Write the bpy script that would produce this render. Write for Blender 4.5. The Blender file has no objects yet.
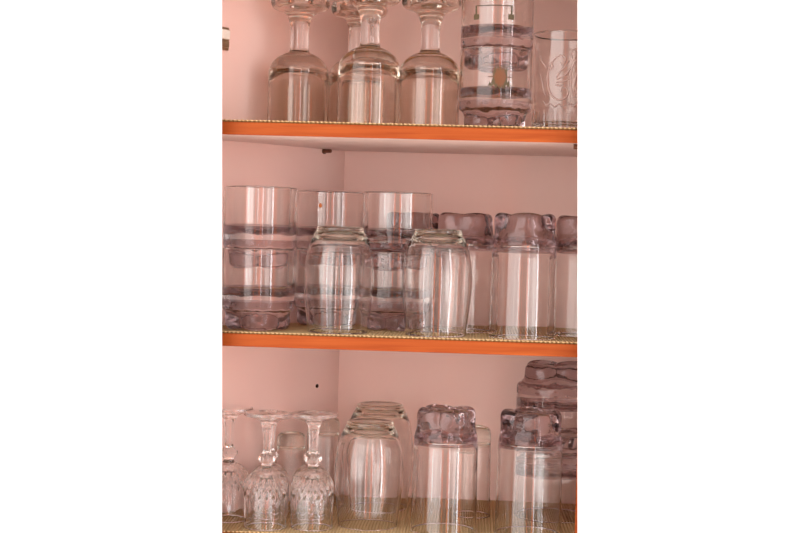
import bpy, bmesh, math, random
from mathutils import Matrix, Vector

S = bpy.context.scene
COL = S.collection
PI = math.pi
R = math.radians
random.seed(4)

# ------------------------------------------------------------------ camera
F = 1440.0                      # focal length in pixels of the 800 px wide frame
EYE = Vector((0.080, -1.6, 1.45))
YAW, PITCH, ROLL = R(2.85), R(1.15), R(1.62)
CAM = (Matrix.Rotation(YAW, 3, 'Z') @ Matrix.Rotation(PI / 2 - PITCH, 3, 'X')
       @ Matrix.Rotation(ROLL, 3, 'Z'))


def ray(px, py):
    return CAM @ Vector(((px - 400) / F, -(py - 266.5) / F, -1.0))


def at(px, py, Y):
    """point of the place at depth Y that the photo shows at (px, py)"""
    d = ray(px, py)
    return EYE + d * ((Y - EYE.y) / d.y)


cam_data = bpy.data.cameras.new('camera')
cam_data.sensor_width = 36.0
cam_data.lens = F * 36.0 / 800.0
cam_data.clip_start = 0.05
cam = bpy.data.objects.new('camera', cam_data)
COL.objects.link(cam)
cam.matrix_world = Matrix.Translation(EYE) @ CAM.to_4x4()
S.camera = cam

# ------------------------------------------------------------------ materials


def nodes_of(name):
    m = bpy.data.materials.new(name)
    m.use_nodes = True
    nt = m.node_tree
    nt.nodes.clear()
    out = nt.nodes.new('ShaderNodeOutputMaterial')
    return m, nt, out


def principled(name, color, rough=0.5, spec=0.5, metal=0.0):
    m, nt, out = nodes_of(name)
    b = nt.nodes.new('ShaderNodeBsdfPrincipled')
    b.inputs['Base Color'].default_value = (*color, 1)
    b.inputs['Roughness'].default_value = rough
    b.inputs['Specular IOR Level'].default_value = spec
    b.inputs['Metallic'].default_value = metal
    nt.links.new(b.outputs[0], out.inputs[0])
    return m, nt, b


def glass(name, color, ior=1.5, rough=0.0, bump=0.0, scale=60):
    m, nt, out = nodes_of(name)
    g = nt.nodes.new('ShaderNodeBsdfGlass')
    g.inputs['Color'].default_value = (*color, 1)
    g.inputs['IOR'].default_value = ior
    g.inputs['Roughness'].default_value = rough
    if bump:
        tc = nt.nodes.new('ShaderNodeTexCoord')
        n = nt.nodes.new('ShaderNodeTexNoise')
        n.inputs['Scale'].default_value = scale
        n.inputs['Detail'].default_value = 1.0
        b = nt.nodes.new('ShaderNodeBump')
        b.inputs['Strength'].default_value = bump
        b.inputs['Distance'].default_value = 0.004
        nt.links.new(tc.outputs['Object'], n.inputs['Vector'])
        nt.links.new(n.outputs['Fac'], b.inputs['Height'])
        nt.links.new(b.outputs[0], g.inputs['Normal'])
    nt.links.new(g.outputs[0], out.inputs[0])
    return m


M = {}
M['clear'] = glass('clear glass', (0.985, 0.98, 0.975), 1.46)
M['lilac'] = glass('faint lilac thick glass', (0.77, 0.705, 0.715), 1.5, 0, 0.8, 70)
M['green'] = glass('faint green thick glass', (0.945, 0.95, 0.92), 1.47)
M['grey'] = glass('smoky heavy glass', (0.94, 0.91, 0.88), 1.48)
M['crystal'] = glass('cut crystal', (0.992, 0.988, 0.985), 1.52)
M['frost'] = principled('etched frosted relief', (0.46, 0.31, 0.27), 0.6, 0.4)[0]


def laminate(name, color):
    m, nt, b = principled(name, color, 0.42, 0.35)
    tc = nt.nodes.new('ShaderNodeTexCoord')
    n = nt.nodes.new('ShaderNodeTexNoise')
    n.inputs['Scale'].default_value = 9
    n.inputs['Detail'].default_value = 6
    r = nt.nodes.new('ShaderNodeMapRange')
    r.inputs['To Min'].default_value = 0.94
    r.inputs['To Max'].default_value = 1.05
    mx = nt.nodes.new('ShaderNodeMix')
    mx.data_type = 'RGBA'
    mx.blend_type = 'MULTIPLY'
    mx.inputs[0].default_value = 1.0
    mx.inputs[6].default_value = (*color, 1)
    nt.links.new(tc.outputs['Object'], n.inputs['Vector'])
    nt.links.new(n.outputs['Fac'], r.inputs['Value'])
    nt.links.new(r.outputs[0], mx.inputs[7])
    nt.links.new(mx.outputs[2], b.inputs['Base Color'])
    return m


M['laminate'] = laminate('pinkish white laminate', (0.83, 0.605, 0.54))
M['board'] = laminate('greyer shelf laminate', (0.84, 0.645, 0.585))


def wood_edge():
    m, nt, b = principled('orange cherry edge', (0.62, 0.16, 0.045), 0.5, 0.15)
    tc = nt.nodes.new('ShaderNodeTexCoord')
    mp = nt.nodes.new('ShaderNodeMapping')
    mp.inputs['Scale'].default_value = (7, 60, 150)
    n = nt.nodes.new('ShaderNodeTexNoise')
    n.inputs['Scale'].default_value = 1.5
    n.inputs['Detail'].default_value = 7
    n.inputs['Distortion'].default_value = 0.6
    cr = nt.nodes.new('ShaderNodeValToRGB')
    cr.color_ramp.elements[0].position = 0.3
    cr.color_ramp.elements[0].color = (0.27, 0.047, 0.007, 1)
    cr.color_ramp.elements[1].position = 0.72
    cr.color_ramp.elements[1].color = (0.39, 0.088, 0.016, 1)
    nt.links.new(tc.outputs['Object'], mp.inputs['Vector'])
    nt.links.new(mp.outputs[0], n.inputs['Vector'])
    nt.links.new(n.outputs['Fac'], cr.inputs['Fac'])
    nt.links.new(cr.outputs[0], b.inputs['Base Color'])
    return m


M['edge'] = wood_edge()


def mat_cloth():
    m, nt, b = principled('tan ribbed liner', (0.50, 0.33, 0.155), 0.85, 0.15)
    tc = nt.nodes.new('ShaderNodeTexCoord')
    w = nt.nodes.new('ShaderNodeTexWave')
    w.wave_type = 'BANDS'
    w.bands_direction = 'X'
    w.inputs['Scale'].default_value = 2 * PI / 0.0036 / 20.0 / 1.0
    w.inputs['Distortion'].default_value = 0.4
    w.inputs['Detail'].default_value = 1
    w.inputs['Detail Scale'].default_value = 2
    bp = nt.nodes.new('ShaderNodeBump')
    bp.inputs['Strength'].default_value = 0.7
    bp.inputs['Distance'].default_value = 0.0012
    cr = nt.nodes.new('ShaderNodeValToRGB')
    cr.color_ramp.elements[0].color = (0.53, 0.355, 0.175, 1)
    cr.color_ramp.elements[1].color = (0.64, 0.45, 0.24, 1)
    nt.links.new(tc.outputs['Object'], w.inputs['Vector'])
    nt.links.new(w.outputs['Fac'], cr.inputs['Fac'])
    nt.links.new(cr.outputs[0], b.inputs['Base Color'])
    nt.links.new(w.outputs['Fac'], bp.inputs['Height'])
    nt.links.new(bp.outputs[0], b.inputs['Normal'])
    return m


M['liner'] = mat_cloth()
M['edge_strip'] = principled('brown liner edge strip', (0.16, 0.085, 0.03), 0.9, 0.1)[0]
M['wall'] = principled('white wall paint', (0.90, 0.90, 0.90), 0.7, 0.2)[0]
M['metal'] = principled('brass nickel hinge', (0.62, 0.50, 0.33), 0.28, 0.5, 1.0)[0]
M['hinge_white'] = principled('pale hinge cover', (0.85, 0.82, 0.72), 0.3, 0.5)[0]
M['brown'] = principled('brown plastic pin', (0.13, 0.045, 0.02), 0.4, 0.5)[0]
M['hole'] = principled('dark drilled hole', (0.03, 0.012, 0.008), 0.9, 0.1)[0]
M['sticker'] = principled('orange sticker', (0.45, 0.13, 0.025), 0.5, 0.4)[0]
M['gold'] = principled('gold print', (0.15, 0.05, 0.012), 0.4, 0.5, 0.0)[0]
M['olive'] = principled('olive print', (0.085, 0.058, 0.024), 0.5, 0.4)[0]

# ------------------------------------------------------------------ mesh helpers


def obj(name, bm, m, parent=None, smooth=True):
    me = bpy.data.meshes.new(name)
    bm.to_mesh(me)
    bm.free()
    me.materials.append(m)
    if smooth:
        for p in me.polygons:
            p.use_smooth = True
    o = bpy.data.objects.new(name, me)
    COL.objects.link(o)
    o.parent = parent
    return o


def thing(name, label, cat, loc=(0, 0, 0), rz=0, group=None):
    o = bpy.data.objects.new(name, None)
    o.empty_display_size = 0.02
    COL.objects.link(o)
    o.location = loc
    o.rotation_euler = (0, 0, rz)
    o['label'] = label
    o['category'] = cat
    if group:
        o['group'] = group
    return o


def dup(root, loc, rz, label, group=None, scale=None):
    r = root.copy()
    COL.objects.link(r)
    r.location = loc
    r.rotation_euler = (0, 0, rz)
    if scale:
        r.scale = (scale,) * 3
    r['label'] = label
    if group:
        r['group'] = group
    for ch in list(root.children):
        c = ch.copy()
        COL.objects.link(c)
        c.parent = r
        for g in ch.children:
            d = g.copy()
            COL.objects.link(d)
            d.parent = c
    return r


def prism(poly, z0, z1, bm=None):
    bm = bm or bmesh.new()
    a = [bm.verts.new((x, y, z0)) for x, y in poly]
    b = [bm.verts.new((x, y, z1)) for x, y in poly]
    n = len(poly)
    bm.faces.new(a[::-1])
    bm.faces.new(b)
    for i in range(n):
        j = (i + 1) % n
        bm.faces.new((a[i], a[j], b[j], b[i]))
    bmesh.ops.recalc_face_normals(bm, faces=bm.faces[:])
    return bm


def hexa(bottom, top):
    """solid from four bottom and four top corners"""
    bm = bmesh.new()
    a = [bm.verts.new(p) for p in bottom]
    b = [bm.verts.new(p) for p in top]
    bm.faces.new(a[::-1])
    bm.faces.new(b)
    for i in range(4):
        j = (i + 1) % 4
        bm.faces.new((a[i], a[j], b[j], b[i]))
    bmesh.ops.recalc_face_normals(bm, faces=bm.faces[:])
    return bm


def bevel(bm, w, seg=2):
    bmesh.ops.bevel(bm, geom=bm.edges[:], offset=w, segments=seg, profile=0.5, affect='EDGES')
    return bm


def spline(pts, sub):
    """Catmull-Rom through profile points (tuples of any length); a point whose
    last item is 'c' stays a corner"""
    P = [tuple(p) for p in pts]
    out = []
    n = len(P)
    for i in range(n - 1):
        p0 = P[i - 1] if i > 0 else P[i]
        p1, p2 = P[i], P[i + 1]
        p3 = P[i + 2] if i + 2 < n else P[i + 1]
        for k in range(sub):
            t = k / sub
            q = []
            for a, b, c, d in zip(p0, p1, p2, p3):
                q.append(0.5 * (2 * b + (c - a) * t + (2 * a - 5 * b + 4 * c - d) * t * t
                                + (3 * b - a - 3 * c + d) * t ** 3))
            out.append(tuple(q))
    out.append(P[-1])
    return out


def lobes(th, n=4, p=2.2):
    return (abs(math.cos(2 * th)) + .02) ** 0.75


def shell(profile, H, inv, nseg=96, mod=None):
    """rings of a turned glass in mm -> list of rings of points in m.
    profile: (r, z, dr, dz); dr and dz are added on the four lobes"""
    rings = []
    for (r, z, dr, dz) in profile:
        ring = []
        for k in range(nseg):
            th = 2 * PI * k / nseg
            L = lobes(th) if (dr or dz) else 0.0
            rr, zz = r + dr * L, z + dz * L
            if mod:
                rr, zz = mod(th, rr, zz)
            if inv:
                zz = H - zz
            ring.append((rr * math.cos(th) / 1000, rr * math.sin(th) / 1000, zz / 1000))
        rings.append(ring)
    return rings


def skin(rings, spans, inv, close_first=False, close_last=False):
    """mesh over ring spans [(i0, i1), ...]; the first or last ring collapses to a pole"""
    bm = bmesh.new()
    n = len(rings[0])
    last = len(rings) - 1
    for (i0, i1) in spans:
        prev = None
        for i in range(i0, i1 + 1):
            pole = (i == 0 and close_first) or (i == last and close_last)
            if pole:
                c = sum((Vector(p) for p in rings[i]), Vector()) / n
                cur = [bm.verts.new(c)]
            else:
                cur = [bm.verts.new(p) for p in rings[i]]
            if prev is not None:
                for k in range(n):
                    j = (k + 1) % n
                    if len(prev) == 1:
                        f = (prev[0], cur[j], cur[k])
                    elif len(cur) == 1:
                        f = (prev[k], prev[j], cur[0])
                    else:
                        f = (prev[k], prev[j], cur[j], cur[k])
                    if inv:
                        f = f[::-1]
                    bm.faces.new(f)
            prev = cur
    return bm


def turned(root, profile, cuts, H, inv, sub=4, nseg=96, mod=None):
    """one glass of several parts from one closed profile that runs from the
    bottom centre up the outside, over the rim and down the inside to the
    floor's centre.  cuts: {part: (material, [(first point, last point), ...])}"""
    prof = spline(profile, sub)
    rings = shell(prof, H, inv, nseg, mod)
    parts = {}
    for name, (m, spans) in cuts.items():
        sp = [(a * sub, b * sub) for a, b in spans]
        parts[name] = obj(name, skin(rings, sp, inv, True, True), m, root)
    return parts


def tube(path, r, seg=8, bm=None):
    bm = bm or bmesh.new()
    P = [Vector(p) for p in path]
    prev = None
    n = len(P)
    rr = r if callable(r) else (lambda t: r)
    rings = []
    for i, p in enumerate(P):
        t = (P[min(i + 1, n - 1)] - P[max(i - 1, 0)]).normalized()
        up = Vector((0, 0, 1)) if abs(t.z) < 0.9 else Vector((1, 0, 0))
        a = t.cross(up).normalized()
        b = a.cross(t).normalized()
        rad = rr(i / (n - 1))
        rings.append([bm.verts.new(p + (a * math.cos(2 * PI * k / seg) + b * math.sin(2 * PI * k / seg)) * rad)
                      for k in range(seg)])
    for i in range(n - 1):
        for k in range(seg):
            j = (k + 1) % seg
            bm.faces.new((rings[i][k], rings[i][j], rings[i + 1][j], rings[i + 1][k]))
    bm.faces.new(rings[0][::-1])
    bm.faces.new(rings[-1])
    bmesh.ops.recalc_face_normals(bm, faces=bm.faces[:])
    return bm


# ------------------------------------------------------------------ the cupboard
DEPTH = 0.254
TH = 0.0144
Z1 = at(400, 125.9, 0).z          # tops of the boards, at their front edge
Z2 = at(400, 338.6, 0).z
Z3 = at(400, 539.0, 0).z
CORNER = at(344.5, 165, DEPTH).x   # inner back left corner
LEFT0 = CORNER - 0.214             # left side, front
RIGHT0 = at(574.6, 533, 0).x       # right side, front
RSLOPE = math.tan(R(33))
ZTOP = Z1 + 0.190


def lx(y):
    return LEFT0 + (CORNER - LEFT0) * y / DEPTH


def rx(y):
    return RIGHT0 + RSLOPE * y


cup = thing('corner_cupboard', 'open wall cupboard with pinkish white inside and orange wood edges', 'cupboard',
            (0, 0, Z3 - TH))


def C(poly):
    return poly


def cpart(name, bm, m, parent=cup, smooth=False):
    bmesh.ops.translate(bm, verts=bm.verts[:], vec=(0, 0, -(Z3 - TH)))
    return obj(name, bm, m, parent, smooth)


P16 = 0.016
ln = Vector((-(DEPTH), CORNER - LEFT0, 0)).normalized() * P16    # outwards of left side
rn = Vector((1, -RSLOPE, 0)).normalized() * P16
cpart('back_panel', prism([(CORNER, DEPTH), (rx(DEPTH) + 0.02, DEPTH), (rx(DEPTH) + 0.02, DEPTH + P16),
                           (CORNER - 0.02, DEPTH + P16)], Z3 - TH, ZTOP + TH), M['laminate'])
ls = cpart('side_panel', prism([(LEFT0, 0), (CORNER, DEPTH), (CORNER + ln.x, DEPTH + ln.y), (LEFT0 + ln.x, 0)],
                               Z3 - TH, ZTOP + TH), M['laminate'])
rs = cpart('side_panel', prism([(RIGHT0, 0), (RIGHT0 + 0.02, 0), (rx(DEPTH) + 0.02, DEPTH), (rx(DEPTH), DEPTH)],
                               Z3 - TH, ZTOP + TH), M['laminate'])
cpart('edge_band', prism([(RIGHT0, -0.0012), (RIGHT0 + 0.02, -0.0012), (RIGHT0 + 0.02, -0.00002), (RIGHT0, -0.00002)],
                         Z3 - TH, ZTOP + TH), M['edge'], rs)
cpart('edge_band', prism([(LEFT0 + ln.x, -0.0012), (LEFT0, -0.0012), (LEFT0, -0.00002), (LEFT0 + ln.x, -0.00002)],
                         Z3 - TH, ZTOP + TH), M['edge'], ls)
G = 0.0006


def board_poly(y0, y1, g=G):
    return [(lx(y0) + g, y0), (rx(y0) - g, y0), (rx(y1) - g, y1 - g), (lx(y1) + g, y1 - g)]


bp_ = cpart('bottom_panel', prism(board_poly(0, DEPTH), Z3 - TH, Z3), M['board'])
cpart('edge_band', prism([(lx(0) + G, -0.0012), (rx(0) - G, -0.0012), (rx(0) - G, -0.00002), (lx(0) + G, -0.00002)],
                         Z3 - TH, Z3), M['edge'], bp_)
cpart('top_panel', prism(board_poly(0, DEPTH), ZTOP, ZTOP + TH), M['board'])


def on_left(px, py):
    """point on the inner face of the left side"""
    d = ray(px, py)
    nrm = Vector((DEPTH, -(CORNER - LEFT0), 0)).normalized()
    t = (Vector((LEFT0, 0, 0)) - EYE).dot(nrm) / d.dot(nrm)
    return EYE + d * t, nrm


def disc_on(p, nrm, r, depth, seg=20):
    bm = bmesh.new()
    bmesh.ops.create_cone(bm, cap_ends=True, segments=seg, radius1=r, radius2=r, depth=depth)
    q = nrm.to_track_quat('Z', 'Y').to_matrix().to_4x4()
    bmesh.ops.transform(bm, matrix=Matrix.Translation(p) @ q, verts=bm.verts[:])
    return bm


p, nrm = on_left(317, 386)
cpart('pin_hole', disc_on(p, nrm, 0.0026, 0.0006), M['hole'])
# shelf pins: a plug with a small flat tongue under the board
p, nrm = on_left(324, 149)
p.z = Z1 - TH - 0.0026
bm = disc_on(p + nrm * 0.006, nrm, 0.0024, 0.012)
bm2 = disc_on(p + nrm * 0.0007, nrm, 0.0036, 0.0014)
me_ = bpy.data.meshes.new('tmp')
bm2.to_mesh(me_)
bm.from_mesh(me_)
cpart('shelf_pin', bm, M['brown'])
p = Vector((rx(0.012), 0.012, Z1 - TH - 0.0030))
cpart('shelf_pin', disc_on(p + Vector((-0.010, 0, 0)), Vector((-1, 0, 0)), 0.0028, 0.0225), M['brown'])

# the door hinge on the left side
p, nrm = on_left(222, 39)
tdir = Vector((CORNER - LEFT0, DEPTH, 0)).normalized()
hf = Matrix((tdir, nrm, Vector((0, 0, 1)))).transposed().to_4x4()


def hbox(x0, x1, y0, y1, z0, z1, w=0.0008):
    b = bmesh.new()
    bmesh.ops.create_cube(b, size=1)
    for v in b.verts:
        v.co = Vector((x0 + (v.co.x + .5) * (x1 - x0), y0 + (v.co.y + .5) * (y1 - y0), z0 + (v.co.z + .5) * (z1 - z0)))
    bevel(b, w)
    bmesh.ops.transform(b, matrix=Matrix.Translation(p) @ hf, verts=b.verts[:])
    return b


hg = cpart('hinge', hbox(-0.035, 0.0085, 0, 0.003, -0.0130, 0.0140), M['metal'], cup, True)
cpart('hinge_arm', hbox(-0.034, 0.0035, 0.0032, 0.011, -0.001, 0.010), M['hinge_white'], hg, True)
cpart('hinge_arm', hbox(-0.034, 0.0050, 0.0032, 0.008, -0.010, -0.003), M['metal'], hg, True)

# two loose shelves, three liners


def shelf(z, label):
    t = thing('shelf', label, 'shelf', (0, 0, z - TH), 0, 'shelves of the cupboard')
    obj('board', prism(board_poly(0, DEPTH - .001), 0, TH), M['board'], t, False)
    obj('edge_band', bevel(prism([(lx(0) + G, -0.0016), (rx(0) - G, -0.0016), (rx(0) - G, -0.00002),
                                  (lx(0) + G, -0.00002)], 0, TH), 0.0005, 1), M['edge'], t, False)
    return t


shelf(Z1, 'upper cupboard shelf with an orange wood edge, under the row of stemmed goblets')
shelf(Z2, 'lower cupboard shelf with an orange wood edge, under the balloon tumblers')

LIN = 0.0020


def liner(z, label):
    """tan liner cloth with a scalloped front edge lying on a board"""
    bm = bmesh.new()
    x0, x1 = lx(0) + 0.002, rx(0) - 0.002
    n = int((x1 - x0) / 0.0006)
    rows = []
    per = 0.0049
    for zz, dy in ((0.0001, 0.0), (LIN, 0.0)):
        row = []
        for i in range(n + 1):
            x = x0 + (x1 - x0) * i / n
            s = abs(math.sin(PI * x / per))
            w = 0.0004 * math.sin(x * 90) + 0.0003 * math.sin(x * 221)
            row.append((x, -0.0014 - 0.0018 * s + w, zz if zz > 0.001 else 0.0001))
        rows.append(row)
    lo = [bm.verts.new(q) for q in rows[0]]
    hi = [bm.verts.new((q[0], q[1], q[2] + 0.0006 * abs(math.sin(PI * q[0] / per + 0.6)))) for q in rows[1]]
    hb = [bm.verts.new((q[0], 0.004, LIN)) for q in rows[1]]
    lb = [bm.verts.new((q[0], 0.004, 0.0001)) for q in rows[0]]
    for i in range(n):
        bm.faces.new((lo[i], lo[i + 1], hi[i + 1], hi[i]))
        bm.faces.new((hi[i], hi[i + 1], hb[i + 1], hb[i]))
        bm.faces.new((lo[i + 1], lo[i], lb[i], lb[i + 1]))
    yb = DEPTH - 0.004
    c0 = bm.verts.new((lx(yb) + 0.003, yb, LIN))
    c1 = bm.verts.new((rx(yb) - 0.003, yb, LIN))
    d0 = bm.verts.new((lx(yb) + 0.003, yb, 0.0001))
    d1 = bm.verts.new((rx(yb) - 0.003, yb, 0.0001))
    bm.faces.new(hb + [c1, c0])
    bm.faces.new((d0, d1, c1, c0)[::-1])
    bm.faces.new(lb[::-1] + [d0, d1])
    bm.faces.new((lo[0], hi[0], hb[0], lb[0]))
    bm.faces.new((lo[n], lb[n], hb[n], hi[n]))
    bm.faces.new((lb[0], hb[0], c0, d0))
    bm.faces.new((lb[n], d1, c1, hb[n]))
    bmesh.ops.recalc_face_normals(bm, faces=bm.faces[:])
    o = obj('shelf_liner', bm, M['liner'], None, False)
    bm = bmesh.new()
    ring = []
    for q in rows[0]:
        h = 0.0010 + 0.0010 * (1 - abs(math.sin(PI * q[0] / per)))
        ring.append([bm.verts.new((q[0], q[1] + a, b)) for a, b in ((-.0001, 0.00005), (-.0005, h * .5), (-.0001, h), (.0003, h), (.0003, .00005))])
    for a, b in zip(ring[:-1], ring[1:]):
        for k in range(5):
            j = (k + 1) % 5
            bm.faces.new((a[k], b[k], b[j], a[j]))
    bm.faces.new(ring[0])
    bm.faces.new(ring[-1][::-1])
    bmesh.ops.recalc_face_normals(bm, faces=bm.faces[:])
    e = obj('scalloped_edge', bm, M['edge_strip'], o, False)  # dark brown strip along the lower front of the scalloped edge
    e['label'] = 'brown scalloped strip'
    o.location = (0, 0, z)
    o['label'] = label
    o['category'] = 'shelf liner'
    o['group'] = 'ribbed liners on the shelves'
    return o


liner(Z1, 'tan ribbed shelf liner with a scalloped edge, on the upper shelf under the goblets')
liner(Z2, 'tan ribbed shelf liner with a scalloped edge, on the lower shelf under the balloon tumblers')
liner(Z3, 'tan ribbed shelf liner on the cupboard bottom, under the crystal wine glasses')
B1, B2, B3 = Z1 + LIN + 0.0002, Z2 + LIN + 0.0002, Z3 + LIN + 0.0002

# ------------------------------------------------------------------ kinds of glass


def rim_pts(ro, ri, H):
    m = (ro + ri) / 2
    return [(ro, H - 1.2, 0, 0), (m, H, 0, 0), (ri, H - 1.2, 0, 0)]


# tall tumbler on a thick base of four round lobes
HB_H = 142.0
HB = [(0, 4, 0, 0), (14, 4, 0, 0), (20, 3.6, 0, 0), (22, 3, .5, -2.4), (24.5, 3.2, 5, -3), (26.5, 6, 7.5, -2), (27.5, 11, 7.5, 0),
      (29.5, 17, 5, 0), (32.5, 24, 2, 0), (35.4, 31, .2, 0), (36.4, 36, 0, 0), (36.0, 38.5, 0, 0),
      (36.8, 42, 0, 0), (37.2, 80, 0, 0), (37.9, 138, 0, 0)] + rim_pts(38.0, 36.6, HB_H) + [
      (36.4, 120, 0, 0), (35.7, 60, 0, 0), (35.2, 48, 0, 0), (32.5, 40, 0, 0), (25, 34, 0, 0), (12, 30.5, 0, 0), (0, 30, 0, 0)]
# short wide tumbler with the same sort of base, stepped so that they nest
OF_H = 93.0
OF_STEP = 70.4
OF = [(0, 4, 0, 0), (15, 4, 0, 0), (21, 3.6, 0, 0), (23.5, 3, .5, -2.4), (26, 3.2, 5.3, -3), (28, 6, 8.5, -2), (29, 11, 8.5, 0),
      (31.5, 16, 5.6, 0), (36.6, 21, 1.4, 0), (40.6, 23.6, 0, 0), (41.8, 27, 0, 0), (41.9, 33, 0, 0), (42, 44, 0, 0),
      (42, 60, 0, 0), (42, 90, 0, 0)] + rim_pts(42.0, 40.1, OF_H) + [
      (39.9, 80, 0, 0), (39.8, 60, 0, 0), (39.3, 48, 0, 0), (36, 42, 0, 1.5), (27, 38, 0, 2), (12, 40, 0, 0), (0, 41, 0, 0)]
# balloon tumbler on a flat foot
SN_H = 121.0
SN = [(0, 1.5, 0, 0), (15, 1.2, 0, 0), (24, 0, 0, 0), (26.8, 1.6, 0, 0), (27.3, 4.4, 0, 0), (29, 7.6, 0, 0), (32.8, 15, 0, 0), (36.6, 27, 0, 0),
      (39.2, 44, 0, 0), (40.2, 58, 0, 0), (39.4, 76, 0, 0), (37.2, 97, 0, 0), (35.2, 113, 0, 0)] + rim_pts(34.8, 33.4, SN_H) + [
      (35.4, 100, 0, 0), (37.7, 78, 0, 0), (38.6, 58, 0, 0), (37.9, 42, 0, 0), (35.2, 27, 0, 0), (30.5, 16.5, 0, 0), (22, 10, 0, 0), (0, 8, 0, 0)]
# small plain tumbler with a thick greenish base
PT_H = 108.0
PT = [(0, 1.2, 0, 0), (8, 1, 0, 0), (13.5, 0, 0, 0), (17.8, 2.2, 0, 0), (19.8, 7, 0, 0), (20.2, 18, 0, 0), (20.8, 50, 0, 0), (21.8, 104, 0, 0)] + \
    rim_pts(21.8, 20.4, PT_H) + [(20.2, 90, 0, 0), (19.2, 50, 0, 0), (18.6, 24, 0, 0), (15, 19.5, 0, 0), (0, 18.5, 0, 0)]
# heavy goblet; the profile runs from the underside of the foot to the floor of the bowl
GO_H = 157.5
GO = [(0, 6, 0, 0), (16, 4, 0, 0), (30, 0, 0, 0), (34.2, 3, 0, 0), (34.4, 9, 0, 0), (31, 14.5, 0, 0), (21, 18, 0, 0), (15.6, 22, 0, 0), (13, 29, 0, 0),
      (11.4, 35, 0, 0), (10.9, 46, 0, 0), (11.0, 57, 0, 0), (11.6, 63.5, 0, 0), (13.6, 66.3, 0, 0), (19, 68.6, 0, 0), (27.5, 74, 0, 0), (33.2, 81.5, 0, 0), (35.5, 90, 0, 0), (36, 100, 0, 0),
      (36, 126, 0, 0), (36, 153.5, 0, 0)] + rim_pts(36.0, 34.0, GO_H) + [
      (34, 130, 0, 0), (33.8, 106, 0, 0), (32.2, 97, 0, 0), (27.5, 90.5, 0, 0), (19, 86.5, 0, 0), (9, 84.6, 0, 0), (0, 84, 0, 0)]
# small cut crystal wine glass
WG_H = 131.0
WG = [(0, 3.4, 0, 0), (14, 2, 0, 0), (25, 0, 0, 0), (26.8, 1.6, 0, 0), (26.2, 3.8, 0, 0), (15, 7.4, 0, 0), (8.8, 11, 0, 0), (6, 17, 0, 0), (4.8, 27, 0, 0), (4.4, 41, 0, 0),
      (5.4, 46, 0, 0), (9.4, 51, 0, 0), (9.6, 55, 0, 0), (5.8, 60, 0, 0), (6.6, 63, 0, 0), (12, 66, 0, 0), (19, 71, 0, 0), (23.6, 79, 0, 0), (25, 88, 0, 0), (25, 104, 0, 0),
      (24.4, 127, 0, 0)] + rim_pts(24.2, 22.4, WG_H) + [
      (22.3, 115, 0, 0), (22, 90, 0, 0), (19.5, 81, 0, 0), (14, 75.5, 0, 0), (6, 73, 0, 0), (0, 72.5, 0, 0)]


def scallop(th, r, z):
    """goblet foot with eight soft lobes"""
    if z < 18 and r > 24:
        return r * (1 + 0.035 * (math.cos(8 * th) - 0.3) * (1 - z / 18)), z
    return r, z


def cut(th, r, z):
    """crystal cuts: facets on the knob, diamonds on the shoulder, flutes on the bowl"""
    if 44 < z < 61 and r < 10:
        return r * (1 + 0.13 * (abs(math.sin(4 * th)) - .4) * math.sin((z - 44) / 17 * PI)), z
    if 10 < z <= 44 and r < 9:
        return r * (1 + 0.06 * math.cos(6 * th)), z
    if 64 < z < 127 and r > 11:
        rin = 22.2 if z > 90 else (5 + 14.5 * ((z - 72) / 9) ** .6 if 72 < z < 81 else 19.5 + (z - 81) * .3 if z >= 81 else 0)
        if r < rin + 1.0:
            return r, z
        if z < 96:
            a = 10 * th + (z - 66) * 0.26
            b = 10 * th - (z - 66) * 0.26
            k = max(abs(math.sin(a)), abs(math.sin(b)))
            return r * (1 - 0.16 * (1 - k) * min(1, (z - 64) / 6, (98 - z) / 4)), z
        f = max(0.0, min(1, (z - 96) / 4) * (1 - (z - 96) / 30))
        return r * (1 - 0.03 * f * (0.5 + 0.5 * math.cos(14 * th))), z
    return r, z


PROTO = {}
made = []          # (name, x, y, radius, shelf) for the spacing check
RAD = {'tall_tumbler': .038, 'short_tumbler': .042, 'balloon_tumbler': .0402, 'small_tumbler': .0218, 'goblet': .036,
       'wine_glass': .0268, 'etched_tumbler': .0405}


def build(kind, inv):
    key = (kind, inv)
    root = thing(kind, '', {'wine_glass': 'wine glass', 'goblet': 'goblet'}.get(kind, 'drinking glass'))
    if kind == 'tall_tumbler':
        n = len(HB) - 1
        turned(root, HB, {'base': (M['lilac'], [(0, 10), (n - 3, n)]), 'body': (M['clear'], [(10, n - 3)])}, HB_H, inv)
    elif kind == 'short_tumbler':
        n = len(OF) - 1
        turned(root, OF, {'base': (M['lilac'], [(0, 11), (n - 4, n)]), 'body': (M['clear'], [(11, n - 4)])}, OF_H, inv)
    elif kind == 'balloon_tumbler':
        n = len(SN) - 1
        turned(root, SN, {'base': (M['green'], [(0, 5), (n - 2, n)]), 'bowl': (M['clear'], [(5, n - 2)])}, SN_H, inv)
    elif kind == 'small_tumbler':
        n = len(PT) - 1
        turned(root, PT, {'base': (M['green'], [(0, 5), (n - 2, n)]), 'body': (M['clear'], [(5, n - 2)])}, PT_H, inv)
    elif kind == 'goblet':
        n = len(GO) - 1
        turned(root, GO, {'foot': (M['grey'], [(0, 8)]), 'stem': (M['clear'], [(8, 13)]), 'bowl': (M['grey'], [(13, n)])},
               GO_H, inv, mod=scallop)
    elif kind == 'wine_glass':
        n = len(WG) - 1
        turned(root, WG, {'foot': (M['crystal'], [(0, 6)]), 'stem': (M['crystal'], [(6, 14)]), 'bowl': (M['crystal'], [(14, n)])},
               WG_H, inv, sub=5, nseg=168, mod=cut)
    PROTO[key] = root
    return root


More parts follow.
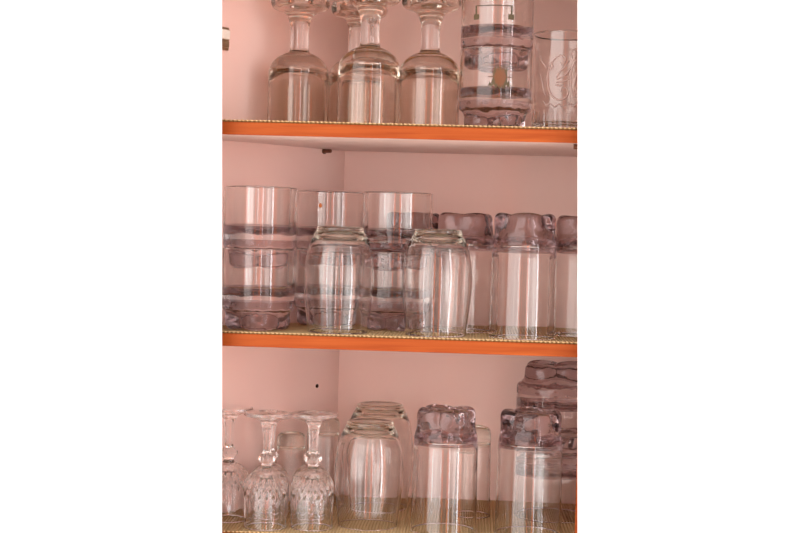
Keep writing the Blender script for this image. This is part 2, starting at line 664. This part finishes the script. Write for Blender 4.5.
def put(kind, inv, px, row, Y, zb, rz, label, group, scale=None, dz=0.0):
    """stand a glass where the photo shows its axis: column px at the given row, depth Y"""
    x = at(px, row, Y).x
    key = (kind, inv)
    if key not in PROTO:
        o = build(kind, inv)
        o.location = (x, Y, zb + dz)
        o.rotation_euler = (0, 0, R(rz))
        o['label'] = label
        o['group'] = group
        if scale:
            o.scale = (scale,) * 3
    else:
        o = dup(PROTO[key], (x, Y, zb + dz), R(rz), label, group)
        o.scale = (scale or 1,) * 3
    if dz == 0:
        made.append((label, x, Y, RAD[kind] * (scale or 1), zb))
    return o


# --- upper shelf
g = 'upside-down goblets on the upper shelf'
put('goblet', True, 298.5, 80, .120, B1, 8, 'upside-down heavy goblet at the left end of the upper shelf, nearest the door hinge', g)
put('goblet', True, 368.8, 80, .058, B1, 0, 'upside-down heavy goblet standing in front of another, middle of the upper shelf', g)
put('goblet', True, 357.5, 80, .158, B1, 20, 'upside-down heavy goblet half hidden behind the middle goblet on the upper shelf', g)
put('goblet', True, 429.3, 80, .093, B1, 12, 'upside-down heavy goblet beside the gold-printed tumblers on the upper shelf', g)
g = 'nested tumblers on the upper shelf'
p1 = put('short_tumbler', False, 495.8, 80, .075, B1, 30,
         'short thick-based tumbler with a gold printed emblem, bottom of the stack on the upper shelf', g)
p2 = put('short_tumbler', False, 495.8, 80, .075, B1, 10,
         'short thick-based tumbler with an olive printed emblem, top of the stack on the upper shelf', g, dz=OF_STEP / 1000)

# --- lower shelf
g = 'nested tumblers on the lower shelf'
put('short_tumbler', False, 259, 260, .047, B2, 15, 'short thick-based clear tumbler, bottom of the stack at the left end of the lower shelf', g)
put('short_tumbler', False, 259, 260, .047, B2, 50, 'short thick-based clear tumbler, top of the stack at the left end of the lower shelf', g, dz=OF_STEP / 1000)
put('short_tumbler', False, 329, 260, .157, B2, 5, 'short thick-based clear tumbler under the one with the orange dot, in the middle stack', g)
pd = put('short_tumbler', False, 329, 260, .157, B2, 35, 'short thick-based clear tumbler with an orange dot, top of the middle stack', g, dz=OF_STEP / 1000)
put('short_tumbler', False, 396, 260, .119, B2, 25, 'short thick-based clear tumbler, bottom of the stack between and behind the two balloon tumblers', g)
put('short_tumbler', False, 396, 260, .119, B2, 70, 'short thick-based clear tumbler, top of the stack between and behind the two balloon tumblers', g, dz=OF_STEP / 1000)
g = 'upside-down balloon tumblers'
put('balloon_tumbler', True, 339, 280, .044, B2, 0, 'upside-down balloon tumbler on the lower shelf, in front of the orange-dotted stack', g)
put('balloon_tumbler', True, 437, 280, .044, B2, 0, 'upside-down balloon tumbler on the lower shelf, next to the tall lobed tumblers', g)
g = 'upside-down tall tumblers'
put('tall_tumbler', True, 523.5, 280, .045, B2, 2, 'upside-down tall tumbler with a lilac lobed base, frontmost of its kind on the lower shelf', g)
put('tall_tumbler', True, 464, 280, .135, B2, 33, 'upside-down tall tumbler between the balloon tumbler and the frontmost tall one, lower shelf', g)
put('tall_tumbler', True, 412, 280, .205, B2, 10, 'upside-down tall tumbler at the back of the lower shelf, seen through the rightmost nested stack', g)
put('tall_tumbler', True, 583, 280, .122, B2, 25, 'upside-down tall tumbler cut off at the right end of the lower shelf', g)

# --- cupboard bottom
g = 'cut crystal wine glasses'
put('wine_glass', True, 228.5, 470, .064, B3, 0, 'upside-down cut crystal wine glass at the left end, against the cupboard side', g)
put('wine_glass', True, 266.5, 470, .0285, B3, 9, 'upside-down cut crystal wine glass in the front row, middle of three', g)
put('wine_glass', True, 313, 470, .036, B3, 4, 'upside-down cut crystal wine glass in the front row, nearest the balloon tumblers', g)
put('wine_glass', True, 270, 470, .096, B3, 15, 'upside-down cut crystal wine glass hidden behind the middle one of the front row', g, .92)
put('wine_glass', True, 312, 470, .103, B3, 20, 'upside-down cut crystal wine glass hidden behind the front one nearest the balloon tumblers', g, .92)
g = 'small plain tumblers at the back'
put('small_tumbler', True, 291, 450, .142, B3, 0, 'upside-down small plain tumbler at the back, seen between two crystal glasses', g, .86)
put('small_tumbler', True, 323, 450, .186, B3, 0, 'upside-down small plain tumbler with a greenish base in the back corner of the cupboard', g)
put('small_tumbler', True, 474, 450, .145, B3, 0, 'upside-down small plain tumbler behind and between the two tall tumblers at the bottom', g)
g = 'upside-down balloon tumblers'
put('balloon_tumbler', True, 369, 470, .062, B3, 0, 'upside-down balloon tumbler on the cupboard bottom, in front of another of its kind', g)
put('balloon_tumbler', True, 379.5, 430, .176, B3, 0, 'upside-down balloon tumbler with a green-rimmed base, behind another on the cupboard bottom', g, 1.06)
g = 'upside-down tall tumblers'
put('tall_tumbler', True, 445, 470, .046, B3, 28, 'upside-down tall tumbler with a lilac lobed base, beside the balloon tumblers on the cupboard bottom', g)
put('tall_tumbler', True, 529.5, 470, .046, B3, 4, 'upside-down tall tumbler on the cupboard bottom in front of the inverted nested stack', g)
g = 'nested tumblers upside down'
put('short_tumbler', True, 555, 430, .160, B3, 20, 'short tumbler upside down, bottom of the inverted stack behind the tall tumbler', g, 1.15)
put('short_tumbler', True, 555, 430, .160, B3, 40, 'short tumbler upside down with its lilac base at the top of the inverted stack', g, 1.15, dz=1.15 * OF_STEP / 1000)

# --- tumbler with an etched scroll pattern
ER, EH = 39.5, 116.0
ET = [(0, 3, 0, 0), (20, 2.5, 0, 0), (34, 0, 0, 0), (37.2, 2, 0, 0), (37.6, 6, 0, 0), (38, 14, 0, 0), (38.4, 22, 0, 0), (38.6, 27, 0, 0), (39, 60, 0, 0), (39.5, 112, 0, 0)] + \
    rim_pts(39.5, 37.8, EH) + [(37.6, 100, 0, 0), (36.8, 40, 0, 0), (36.2, 16, 0, 0), (32, 11, 0, 0), (0, 10, 0, 0)]


def flute(th, r, z):
    if r > 36.9 and z < 27:
        return r * (1 + 0.028 * (abs(math.sin(14 * th)) - 0.5)) - 0.3, z
    return r, z


et = thing('etched_tumbler', 'clear straight tumbler with an etched scroll and fluted foot, right end of the upper shelf', 'drinking glass',
           (at(565, 90, .098).x, .098, B1), 0)
made.append(('etched', et.location.x, .098, .0405, B1))
n = len(ET) - 1
turned(et, ET, {'fluted_base': (M['clear'], [(0, 7), (n - 2, n)]), 'body': (M['clear'], [(7, n - 2)])}, EH, False, sub=4, nseg=224, mod=flute)


def on_cup(u, z):
    """u mm round the cup from the side facing the room (left negative), z mm up"""
    rad = 38.6 + (z - 27) / 90 * 0.9 + 0.15
    a = -PI / 2 - 0.02 + u / 39.0
    return Vector((rad * math.cos(a), rad * math.sin(a), z)) / 1000


def relief(pts, w0, w1):
    path = [on_cup(*q) for q in spline(pts, 8)]
    return tube(path, lambda t: (w0 + (w1 - w0) * t) / 1000 * (0.35 + 0.65 * math.sin(PI * min(1, .12 + .76 * t))), 8)


scrolls = [
    # big C scroll with curled ends
    [(-4, 88), (-10, 84), (-16, 76), (-19, 64), (-18, 52), (-13, 42), (-6, 37), (2, 38), (6, 44), (4, 50), (-1, 50), (-2, 46)],
    [(-4, 88), (1, 86), (2, 81), (-1, 78), (-4, 80)],
    [(-30, 88), (-28, 82), (-23, 77), (-21, 74)],
    [(-29, 66), (-26, 56), (-24, 48), (-21, 42)],
    # leaf fan to the right of the scroll
    [(-8, 62), (-3, 70), (3, 76), (6, 82)], [(-8, 60), (0, 64), (5, 68), (8, 74)], [(-8, 57), (-1, 58), (4, 59), (8, 63)],
    [(-9, 54), (-4, 53), (1, 54)],
    [(12, 40), (9, 54), (9, 68), (13, 80), (19, 84)], [(12, 40), (13, 56), (17, 70), (25, 78)], [(12, 40), (17, 52), (25, 62), (33, 66)],
    [(12, 40), (20, 46), (29, 50), (36, 50)],
    [(14, 40), (24, 42), (34, 42), (40, 39)], [(10, 84), (8, 90), (12, 94), (16, 90)], [(-17, 70), (-13, 74), (-14, 80)],
    [(-24, 36), (-20, 31), (-15, 33)], [(6, 34), (12, 30), (18, 34), (24, 30), (30, 33)],
    [(-14, 32), (-9, 29), (-4, 32), (0, 29), (5, 31)],
]
for sc in scrolls:
    obj('etched_scroll', relief([(u - 4, z) for u, z in sc], 1.15, 0.9), M['frost'], et)


# printed emblems on the far wall inside the nested tumblers, and the orange dot
def patch(outline, rad, mid, thick=0.0003, sub=1):
    """thin print following the cup's wall; outline in (mm round, mm up)"""
    bm = bmesh.new()
    lo, hi = [], []
    for (u, z) in outline:
        a = mid + u / (rad * 1000)
        lo.append(bm.verts.new((rad * math.cos(a), rad * math.sin(a), z / 1000)))
        hi.append(bm.verts.new(((rad + thick) * math.cos(a), (rad + thick) * math.sin(a), z / 1000)))
    n = len(outline)
    bm.faces.new(lo)
    bm.faces.new(hi[::-1])
    for i in range(n):
        j = (i + 1) % n
        bm.faces.new((lo[i], lo[j], hi[j], hi[i]))
    bmesh.ops.recalc_face_normals(bm, faces=bm.faces[:])
    return bm


def strips(outline_fn, rad, mid, m, root, name):
    """split an outline into narrow vertical slices so that it bends with the wall"""
    bm = bmesh.new()
    xs = [q / 10 for q in range(-132, 133, 6)]
    for a, b in zip(xs[:-1], xs[1:]):
        la, ha = outline_fn(a)
        lb, hb_ = outline_fn(b)
        if ha - la < .05 and hb_ - lb < .05:
            continue
        t = patch([(a, la), (b, lb), (b, hb_), (a, ha)], rad, mid)
        me = bpy.data.meshes.new('t')
        t.to_mesh(me)
        t.free()
        bm.from_mesh(me)
        bpy.data.meshes.remove(me)
    bmesh.ops.remove_doubles(bm, verts=bm.verts[:], dist=1e-6)
    return obj(name, bm, m, root, False)


def shield(x):
    k = max(0.0, 1 - (x / 13.5) ** 2)
    w = 13 * k ** .5
    if abs(x) > 8:
        return 56 - 3 * k, 56 + 9 * k + 2 * math.sin(x * 2)
    return 66 - w * (1.0 + .12 * math.cos(x * 1.3)), 66 + w * (.8 + .2 * math.sin(x * 1.9))


def inner_shield(x):
    k = max(0.0, 1 - (x / 6.4) ** 2)
    w = 10 * k ** .5
    return 65 - w * (1 + .2 * math.sin(x * 2.3)), 66 + w * (.9 + .25 * math.cos(x * 1.7))


mid1 = -PI / 2 + 0.10 - R(30)
def lower(fn, d):
    return lambda x: tuple(q - d for q in fn(x))


e = strips(lower(shield, 7), .0420, mid1, M['olive'], p1, 'emblem')
e['label'] = 'olive and gold printed emblem'
e2 = strips(lower(inner_shield, 7), .04235, mid1, M['gold'], e, 'emblem_center')
mid2 = -PI / 2 - 0.13 - R(10)
bm = bmesh.new()
for seg in ([(-22, 69), (22, 69), (22, 68), (-22, 68)], [(-22, 68), (-20, 68), (-20, 57), (-22, 57)], [(20, 68), (22, 68), (22, 57), (20, 57)],
            [(-24, 59), (-17, 59), (-17, 53), (-24, 53)], [(17, 59), (24, 59), (24, 53), (17, 53)]):
    # cut each bar into slices so that it bends with the wall
    (u0, z0), (u1, z1) = seg[0], seg[2]
    k = max(1, int(abs(u1 - u0) / 2))
    for i in range(k):
        a, b = u0 + (u1 - u0) * i / k, u0 + (u1 - u0) * (i + 1) / k
        t = patch([(a, z1), (b, z1), (b, z0), (a, z0)], .0420, mid2)
        me = bpy.data.meshes.new('t')
        t.to_mesh(me)
        t.free()
        bm.from_mesh(me)
        bpy.data.meshes.remove(me)
e3 = obj('emblem', bm, M['olive'], p2, False)
e3['label'] = 'thin olive printed frame'

mid3 = -PI / 2 - 0.19 - R(35)
dot = [(2.1 * math.cos(2 * PI * k / 20), 75.5 + 2.8 * math.sin(2 * PI * k / 20)) for k in range(20)]
st = obj('sticker', patch(dot, .0420, mid3, .0003), M['sticker'], pd, False)
st['label'] = 'small orange oval dot'

# ------------------------------------------------------------------ the white wall round the cupboard
YF, YB = -0.022, -0.006


def wall_side(name, col, sgn):
    ta, ba = at(col, 0, YF), at(col, 533, YF)
    sl = (ta.x - ba.x) / (ta.z - ba.z)
    z0, z1 = Z3 - TH - 0.02, ZTOP + TH + .004
    xa, xb = ba.x + sl * (z0 - ba.z), ba.x + sl * (z1 - ba.z)
    far = sgn * 1.5
    off = sgn * 0.02
    bm = hexa([(far, YF, z0), (xa, YF, z0), (xa + off, YB, z0), (far, YB, z0)],
              [(far, YF, z1), (xb, YF, z1), (xb + off, YB, z1), (far, YB, z1)])
    o = obj(name, bm, M['wall'], None, False)
    o['kind'] = 'structure'


wall_side('wall_left', 222.0, -1)
wall_side('wall_right', 577.6, 1)
for name, z0, z1 in (('wall_lower', 0.0, Z3 - TH - .02), ('wall_upper', ZTOP + TH + .004, 2.6)):
    o = obj(name, hexa([(-1.5, YF, z0), (1.5, YF, z0), (1.5, YB, z0), (-1.5, YB, z0)],
                       [(-1.5, YF, z1), (1.5, YF, z1), (1.5, YB, z1), (-1.5, YB, z1)]), M['wall'], None, False)
    o['kind'] = 'structure'

# ------------------------------------------------------------------ daylight and the room's surroundings
W = bpy.data.worlds.new('room_daylight')
S.world = W
W.use_nodes = True
nt = W.node_tree
nt.nodes.clear()
out = nt.nodes.new('ShaderNodeOutputWorld')
bg = nt.nodes.new('ShaderNodeBackground')
nt.links.new(bg.outputs[0], out.inputs[0])
tc = nt.nodes.new('ShaderNodeTexCoord')
sep = nt.nodes.new('ShaderNodeSeparateXYZ')
nt.links.new(tc.outputs['Generated'], sep.inputs[0])


def math_node(op, a, b=None, c=None):
    n = nt.nodes.new('ShaderNodeMath')
    n.operation = op
    for i, v in enumerate((a, b, c)):
        if v is None:
            continue
        if isinstance(v, (int, float)):
            n.inputs[i].default_value = v
        else:
            nt.links.new(v, n.inputs[i])
    return n.outputs[0]


neg_y = math_node('MULTIPLY', sep.outputs[1], -1.0)
az = math_node('MULTIPLY', math_node('ARCTAN2', sep.outputs[0], neg_y), 180 / PI)     # 0 behind the camera, + right
el = math_node('MULTIPLY', math_node('ARCSINE', sep.outputs[2]), 180 / PI)


def ramp(v, lo, hi):
    n = nt.nodes.new('ShaderNodeMapRange')
    n.interpolation_type = 'SMOOTHSTEP'
    nt.links.new(v, n.inputs['Value'])
    n.inputs['From Min'].default_value = lo
    n.inputs['From Max'].default_value = hi
    return n.outputs[0]


def band(v, a, b, s):
    return math_node('MULTIPLY', ramp(v, a - s, a + s), math_node('SUBTRACT', 1.0, ramp(v, b - s, b + s)))


def mixc(fac, a, b):
    n = nt.nodes.new('ShaderNodeMix')
    n.data_type = 'RGBA'
    nt.links.new(fac, n.inputs[0])
    for i, v in ((6, a), (7, b)):
        if isinstance(v, tuple):
            n.inputs[i].default_value = (*v, 1)
        else:
            nt.links.new(v, n.inputs[i])
    return n.outputs[2]


def patch_light(col, a0, a1, e0, e1, c, s=1.0):
    m = math_node('MULTIPLY', band(az, a0, a1, s), band(el, e0, e1, s))
    return mixc(m, col, c)


col = mixc(ramp(el, -34, -14), (1.7, 1.48, 1.35), (0.58, 0.52, 0.49))      # floor, walls
col = mixc(ramp(el, 28, 42), col, (0.62, 0.58, 0.56))                        # ceiling
col = patch_light(col, -72, -60, -40, 24, (0.75, 0.20, 0.08), 1.5)          # orange curtains and doors in the room
col = patch_light(col, 9, 14, -40, 22, (3.4, 0.95, 0.45), 1.0)
col = patch_light(col, -8, -5, -40, 22, (2.4, 0.70, 0.35), 0.8)
col = patch_light(col, 52, 62, -40, 22, (2.2, 0.62, 0.28), 1.0)
col = patch_light(col, -60, -14, -12, 34, (3.7, 3.55, 3.45), 5.0)             # pale window on the left
col = patch_light(col, 15, 17.5, -16, 26, (6.5, 6.6, 7.0), 0.4)             # gap of daylight
col = patch_light(col, 46, 50.5, -20, 30, (9.5, 9.6, 10.0), 0.4)             # a second gap
col = patch_light(col, 30, 42, -12, 24, (2.6, 2.6, 2.6), 2.5)               # the window on the right
nt.links.new(col, bg.inputs[0])
bg.inputs[1].default_value = 1.0

# ------------------------------------------------------------------ view and light paths
S.view_settings.view_transform = 'Standard'
S.view_settings.look = 'None'
S.view_settings.gamma = 1.0
S.view_settings.use_curve_mapping = False
S.view_settings.exposure = 0.36
cy = S.cycles
cy.max_bounces = 40
cy.transmission_bounces = 40
cy.diffuse_bounces = 5
cy.glossy_bounces = 8
cy.transparent_max_bounces = 16
cy.caustics_refractive = True
cy.caustics_reflective = True
cy.blur_glossy = 0.3
cy.sample_clamp_indirect = 6.0
cy.use_denoising = True

for i in range(len(made)):
    for j in range(i):
        a, b = made[i], made[j]
        if a[4] == b[4]:
            d = math.hypot(a[1] - b[1], a[2] - b[2]) - a[3] - b[3]
            if d < 0.0008:
                print('SPACING %.1f mm:' % (d * 1000), a[0], '|', b[0])
    a = made[i]
    dl = ((a[1] - LEFT0) * DEPTH - a[2] * (CORNER - LEFT0)) / math.hypot(DEPTH, CORNER - LEFT0) - a[3]
    dr = ((RIGHT0 - a[1]) + RSLOPE * a[2]) / math.hypot(1, RSLOPE) - a[3]
    db = DEPTH - a[2] - a[3]
    if min(dl, dr, db, a[2] - a[3] + 0.002) < 0.001:
        print('WALLGAP left %.1f right %.1f back %.1f front %.1f' % (dl * 1000, dr * 1000, db * 1000, (a[2] - a[3]) * 1000), a[0])
